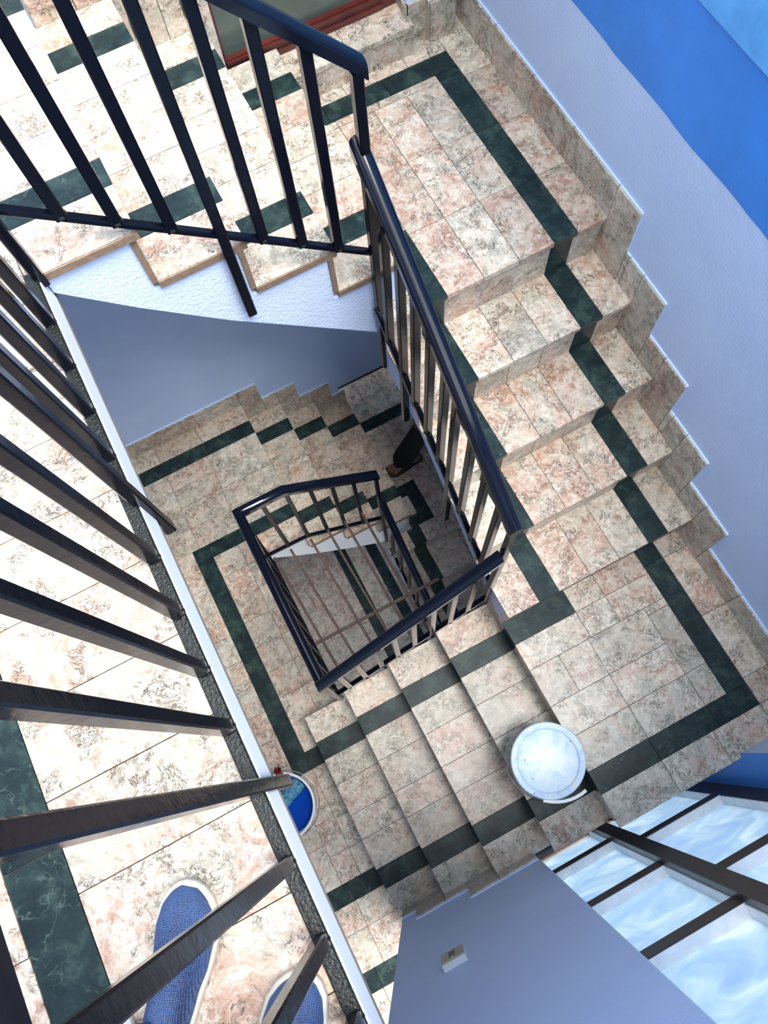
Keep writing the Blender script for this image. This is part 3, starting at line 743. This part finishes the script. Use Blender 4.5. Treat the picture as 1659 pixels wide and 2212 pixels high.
m = MB(); R_ = 0.146; m.tube([(bc.x + R_ * math.cos(a) * 1.03, bc.y + R_ * math.sin(a) * 1.03, bc.z + 0.235 - 0.12 * math.sin((a - a0) / (a1 - a0) * math.pi)) for a0, a1 in [(math.radians(95), math.radians(265))] for a in [a0 + (a1 - a0) * i / 24 for i in range(25)]], 0.0022, seg=8)
m.build('wire_handle', METAL, bk)
m = MB(); pts = []
for i in range(9):
    a = math.radians(232 + 62 * i / 8); rr = 0.150 + 0.028 * (i / 8) ** 1.5
    pts.append((bc.x + rr * math.cos(a), bc.y + rr * math.sin(a), bc.z + 0.262))
for p, q in seg(pts): m.bar(p, q, 0.012, 0.014)
m.build('tear_strip', WHITEP, bk)

# ------------------------------------------------------------------ blue paint bucket with roller
pc = Vector((-0.447, 0.418, Zf))
pb = thing('paint_bucket', 'open white bucket of bright blue paint on the lower landing', 'bucket', pc)
m = MB(); m.lathe([(0.0, 0.001), (0.126, 0.0), (0.130, 0.006), (0.143, 0.24), (0.152, 0.245), (0.153, 0.262), (0.160, 0.268), (0.161, 0.290), (0.157, 0.295), (0.149, 0.292), (0.146, 0.24), (0.140, 0.16)], pc); m.build('bucket_body', WHITEP, pb)
m = MB(); m.lathe([(0.1428, 0.205), (0.10, 0.2045), (0.05, 0.205), (0.0, 0.2055)], pc); m.build('paint', PAINTB, pb)
m = MB(); m.tube([(pc.x + 0.166 * math.cos(a), pc.y + 0.166 * math.sin(a), pc.z + 0.26 - 0.10 * math.sin((a + math.radians(80)) / math.radians(170) * math.pi)) for a in [math.radians(-80 + 170 * i / 20) for i in range(21)]], 0.0024, seg=8); m.build('wire_handle', METAL, pb)
rp = thing('paint_roller', 'fluffy paint roller with a red handle resting in the blue paint bucket', 'roller', pc + Vector((0.02, 0.05, 0.21)))
# sleeve (nap): a lumpy cylinder
m = MB(); c0 = pc + Vector((0.048, 0.040, 0.224)); d = Vector((0.93, 0.37, 0.0)).normalized(); pts = []; rad = []
for i in range(25):
    t = i / 24; pts.append(c0 + d * (t - 0.5) * 0.15); rad.append(0.036 * (0.80 + 0.2 * min(1, min(t, 1 - t) * 12)) + random.uniform(-0.002, 0.002))
m.tube(pts, rad, seg=40); 
for i, v in enumerate(m.v): m.v[i] = tuple(c + random.uniform(-0.0022, 0.0022) for c in v)
FUZZ = simple('paint_soaked_nap', (0.10, 0.30, 0.45), 0.8, bscale=160, bstr=1.0, bdist=0.008, var=0.7, vscale=70)
m.build('roller_sleeve', FUZZ, rp)
m = MB(); e0 = c0 - d * 0.085; h0 = Vector((-0.392, 0.515, -2.53)); hd = Vector((0.05, 0.35, 0.60)).normalized()
m.tube([c0 - d * 0.06, e0, e0 + Vector((-0.005, 0.02, 0.02)), e0 + Vector((0.02, 0.05, 0.035)), h0 + hd * 0.02], 0.0035, seg=8); m.build('roller_frame', METAL, rp)
m = MB()
ringp = [(0.012, 0.0), (0.0155, 0.02), (0.014, 0.05), (0.017, 0.09), (0.0175, 0.125)]
m.tube([h0 + hd * z for r, z in ringp], [r for r, z in ringp], seg=20, caps=False)
m.tube([h0 + hd * 0.125, h0 + hd * 0.10], [0.0135, 0.0125], seg=20, caps=False)
m.build('roller_handle', REDP, rp)

# ------------------------------------------------------------------ shoes and person above
def shoe(t, toe, heel, z, side, w=0.104):
    """low knit shoe: toe, heel are (x,y) points on the floor"""
    a = Vector((toe[0], toe[1], 0)); b = Vector((heel[0], heel[1], 0)); Ln = (a - b).length; u = (a - b).normalized(); s = Vector((-u.y, u.x, 0)) * side
    prof = [(0.0, 0.018), (0.02, 0.027), (0.08, 0.033), (0.25, 0.034), (0.45, 0.037), (0.62, 0.046), (0.76, 0.050), (0.87, 0.044), (0.94, 0.032), (0.98, 0.018), (1.0, 0.004)]
    def ctr(t_): return b + u * (t_ * Ln) + s * (0.010 * math.sin(t_ * math.pi) - 0.006 * t_ ** 3)
    # sole
    def loft(levels, name, mat, closed_top=True):
        m = MB(); rings = []
        for (z0, grow) in levels:
            ring = []
            P = [(t_, h) for t_, h in prof]
            for t_, h in P: ring.append((ctr(t_) + s * (h * w / 0.1 + grow) * 1.0 + u * ((t_ - 0.5) * 2 * grow)) + Vector((0, 0, z0)))
            for t_, h in reversed(P): ring.append((ctr(t_) - s * (h * w / 0.1 + grow) + u * ((t_ - 0.5) * 2 * grow)) + Vector((0, 0, z0)))
            rings.append(ring)
        n_ = len(rings[0]); vs = [q for r in rings for q in r]; fs = [(i*n_+k, i*n_+(k+1) % n_, (i+1)*n_+(k+1) % n_, (i+1)*n_+k) for i in range(len(rings)-1) for k in range(n_)]
        m.add(vs, fs, 0, True); m.add(rings[-1], [tuple(range(n_))]); m.add(rings[0], [tuple(range(n_ - 1, -1, -1))])
        return m.build(name, mat, t)
    so_ = loft([(z, 0.002), (z + 0.004, 0.005), (z + 0.020, 0.0055), (z + 0.027, 0.004), (z + 0.028, 0.0)], 'shoe_sole', SOLE)
    # upper : rings across the foot
    m = MB(); secs = []
    K = 28
    for i in range(K):
        t_ = 0.012 + 0.975 * i / (K - 1)
        hw = None
        for (ta, ha), (tb, hb_) in seg(prof):
            if ta <= t_ <= tb: f = (t_ - ta) / (tb - ta); f = f * f * (3 - 2 * f); hw = ha + (hb_ - ha) * f
        hw = (hw or 0.01) * w / 0.1
        hgt = 0.085 if t_ < 0.35 else 0.085 - 0.040 * ((t_ - 0.35) / 0.5) if t_ < 0.85 else 0.045 * math.sqrt(max(0.0, 1 - ((t_ - 0.85) / 0.15) ** 2)) + 0.0
        if t_ < 0.06: hgt *= math.sqrt(t_ / 0.06) * 0.5 + 0.5
        ring = []
        for k in range(13):
            an = math.pi * k / 12; ring.append(ctr(t_) + s * (hw * math.copysign(abs(math.cos(an)) ** 0.75, math.cos(an))) + Vector((0, 0, z + 0.024 + hgt * abs(math.sin(an)) ** 0.9)))
        secs.append(ring)
    vs = [q for r in secs for q in r]; fs = [(i*13+k, i*13+k+1, (i+1)*13+k+1, (i+1)*13+k) for i in range(K-1) for k in range(12)]
    m.add(vs, fs, 0, True); m.add(secs[0], [tuple(range(13))]); m.add(secs[-1], [tuple(range(13))])
    o = m.build('shoe_upper', KNIT, t)
    md = o.modifiers.new('sub', 'SUBSURF'); md.levels = 1; md.render_levels = 2
    return b + u * (Ln * 0.22)
def skin_body(name, joints, bones, mat, parent, sub=2):
    me = bpy.data.meshes.new(name); org = world_loc(parent)
    idx = {k: i for i, k in enumerate(joints)}
    me.from_pydata([Vector(v[0]) - org for v in joints.values()], [(idx[a], idx[b]) for a, b in bones], [])
    o = bpy.data.objects.new(name, me); COL.objects.link(o); o.parent = parent
    me.materials.append(mat)
    md = o.modifiers.new('skin', 'SKIN'); md.use_smooth_shade = True
    sk = me.skin_vertices[0].data
    for k, v in joints.items():
        r = v[1]; sk[idx[k]].radius = (r, r) if isinstance(r, (int, float)) else r
    sk[0].use_root = True
    ms = o.modifiers.new('sub', 'SUBSURF'); ms.levels = sub; ms.render_levels = sub
    return o
ph = thing('person', 'person in blue knit shoes standing at the upper railing, only the feet in view', 'person', (-0.30, 0.02, 0))
a1 = shoe(ph, (-0.172, 0.310), (-0.350, 0.072), 0.0, -1)
a2 = shoe(ph, (-0.070, 0.104), (-0.205, -0.158), 0.0, 1)
J = {'pelvis': ((-0.36, -0.16, 0.92), 0.14), 'h1': ((-0.42, -0.10, 0.86), 0.095), 'k1': ((-0.375, 0.02, 0.48), 0.066), 'a1': ((a1.x, a1.y, 0.12), 0.050), 'f1': ((a1.x, a1.y, 0.085), 0.05),
     'h2': ((-0.28, -0.22, 0.86), 0.095), 'k2': ((-0.235, -0.13, 0.48), 0.066), 'a2': ((a2.x, a2.y, 0.12), 0.050), 'f2': ((a2.x, a2.y, 0.085), 0.05)}
skin_body('trousers', J, [('pelvis', 'h1'), ('h1', 'k1'), ('k1', 'a1'), ('a1', 'f1'), ('pelvis', 'h2'), ('h2', 'k2'), ('k2', 'a2'), ('a2', 'f2')], NAVY, ph)

# ------------------------------------------------------------------ person on the lower landing
q = thing('person', 'person in black sandals and dark trousers on the shaded lower landing', 'person', (1.10, 2.09, -3.6))
zz = -3.6
fx, fy = 1.03, 2.075     # foot ball, toes point to -x
J = {'pelvis': ((1.36, 2.20, zz + 0.90), (0.15, 0.11)), 'hl': ((1.33, 2.12, zz + 0.84), 0.092), 'kl': ((1.235, 2.09, zz + 0.48), 0.068), 'al': ((1.095, 2.09, zz + 0.16), 0.080), 'cl': ((1.045, 2.085, zz + 0.082), 0.074),
     'hr': ((1.38, 2.28, zz + 0.84), 0.092), 'kr': ((1.41, 2.26, zz + 0.47), 0.068), 'ar': ((1.46, 2.25, zz + 0.12), 0.058), 'cr': ((1.46, 2.25, zz + 0.07), 0.060)}
skin_body('trousers', J, [('pelvis', 'hl'), ('hl', 'kl'), ('kl', 'al'), ('al', 'cl'), ('pelvis', 'hr'), ('hr', 'kr'), ('kr', 'ar'), ('ar', 'cr')], DARKC, q)
J = {'hip': ((1.36, 2.20, zz + 0.96), (0.13, 0.10)), 'waist': ((1.37, 2.20, zz + 1.10), (0.13, 0.10)), 'chest': ((1.37, 2.20, zz + 1.30), (0.16, 0.11)), 'neckb': ((1.36, 2.20, zz + 1.46), 0.075),
     'sl': ((1.35, 2.03, zz + 1.40), 0.058), 'el': ((1.33, 1.98, zz + 1.12), 0.045), 'wl': ((1.20, 2.02, zz + 0.92), 0.032),
     'sr': ((1.38, 2.37, zz + 1.40), 0.058), 'er': ((1.41, 2.42, zz + 1.12), 0.045), 'wr': ((1.32, 2.42, zz + 0.90), 0.032)}
skin_body('shirt', J, [('hip', 'waist'), ('waist', 'chest'), ('chest', 'neckb'), ('chest', 'sl'), ('sl', 'el'), ('el', 'wl'), ('chest', 'sr'), ('sr', 'er'), ('er', 'wr')], simple('grey_shirt', (0.08, 0.08, 0.10), 0.85), q)
J = {'neck': ((1.355, 2.20, zz + 1.47), 0.055), 'skull0': ((1.345, 2.20, zz + 1.56), 0.070), 'skull1': ((1.335, 2.20, zz + 1.64), 0.088), 'skull2': ((1.345, 2.20, zz + 1.71), 0.070)}
skin_body('head', J, [('neck', 'skull0'), ('skull0', 'skull1'), ('skull1', 'skull2')], SKIN, q)
m = MB(); m.lathe([(0.094, 0.0), (0.098, 0.03), (0.085, 0.075), (0.045, 0.10), (0.0, 0.108)], (1.352, 2.20, zz + 1.66), seg=24); m.build('hair', HAIR, q)
for hx, hy, hz in ((1.19, 2.02, 0.90), (1.31, 2.42, 0.88)):
    J = {'w': ((hx, hy, zz + hz), 0.026), 'p': ((hx - 0.02, hy, zz + hz - 0.06), (0.032, 0.018))}
    B = [('w', 'p')]
    for i, dy in enumerate((-0.03, -0.010, 0.010, 0.028)):
        J['k%d' % i] = ((hx - 0.03, hy + dy, zz + hz - 0.10), 0.009); J['t%d' % i] = ((hx - 0.045, hy + dy, zz + hz - 0.150 + abs(i - 1.5) * 0.008), 0.007); B += [('p', 'k%d' % i), ('k%d' % i, 't%d' % i)]
    J['th'] = ((hx - 0.055, hy - 0.03, zz + hz - 0.07), 0.010); B.append(('p', 'th'))
    skin_body('hand', J, B, SKIN, q, 1)
def foot(cx, cy, ang, par):
    c, s_ = math.cos(ang), math.sin(ang)
    def T(x, y, z): return (cx + x * c - y * s_, cy + x * s_ + y * c, zz + z)
    J = {'ank': (T(-0.10, 0, 0.085), 0.040), 'heel': (T(-0.125, 0, 0.045), 0.032), 'mid': (T(-0.03, 0, 0.058), (0.036, 0.028)), 'ball': (T(0.035, 0, 0.042), (0.044, 0.020))}
    B = [('ank', 'heel'), ('ank', 'mid'), ('mid', 'ball')]
    for i, (dy, ln, r) in enumerate([(-0.034, 0.062, 0.0135), (-0.012, 0.064, 0.0095), (0.006, 0.056, 0.009), (0.022, 0.047, 0.0085), (0.036, 0.036, 0.008)]):
        J['j%d' % i] = (T(0.045 + ln * 0.35, dy, 0.036), r); J['e%d' % i] = (T(0.045 + ln, dy * 1.05, 0.030), r * 0.9); B += [('ball', 'j%d' % i), ('j%d' % i, 'e%d' % i)]
    skin_body('foot', J, B, SKIN, par, 2)
    m = MB(); out = [(0.118, -0.030), (0.120, 0.0), (0.108, 0.03), (0.07, 0.052), (0.0, 0.050), (-0.08, 0.036), (-0.15, 0.034), (-0.165, 0.0), (-0.15, -0.034), (-0.08, -0.036), (0.0, -0.046), (0.07, -0.050), (0.105, -0.045)]
    P = [T(x, y, 0)[:2] for x, y in out]; m.prism(P, 'z', zz + 0.001, zz + 0.018); m.build('sandal_sole', SANDAL, par)
    m = MB()
    for y_ in (-1, 1): m.tube([T(0.062, -0.022, 0.020), T(0.045, -0.012 + 0.012 * y_, 0.064), T(0.0, 0.034 * y_, 0.060), T(-0.03, 0.044 * y_, 0.016)], 0.006, seg=8)
    m.build('sandal_strap', SANDAL, par)
foot(fx + 0.035, fy + 0.01, math.pi * 1.0 + 0.02, q)
foot(1.37, 2.25, math.pi, q)

# unidentified white rounded shape by the feet, made up as a lid
m = MB(); m.lathe([(0.0, 0.0), (0.045, 0.0), (0.048, 0.004), (0.048, 0.018), (0.045, 0.020), (0.043, 0.010), (0.0, 0.009)], (-0.40, 0.165, 0.0005), seg=36)
tag(m.build('jar_lid', WHITEP, None, origin=(-0.40, 0.165, 0.0)), 'unidentified small white round shape, built as a lid, on the upper landing floor at the bottom left corner', 'lid')
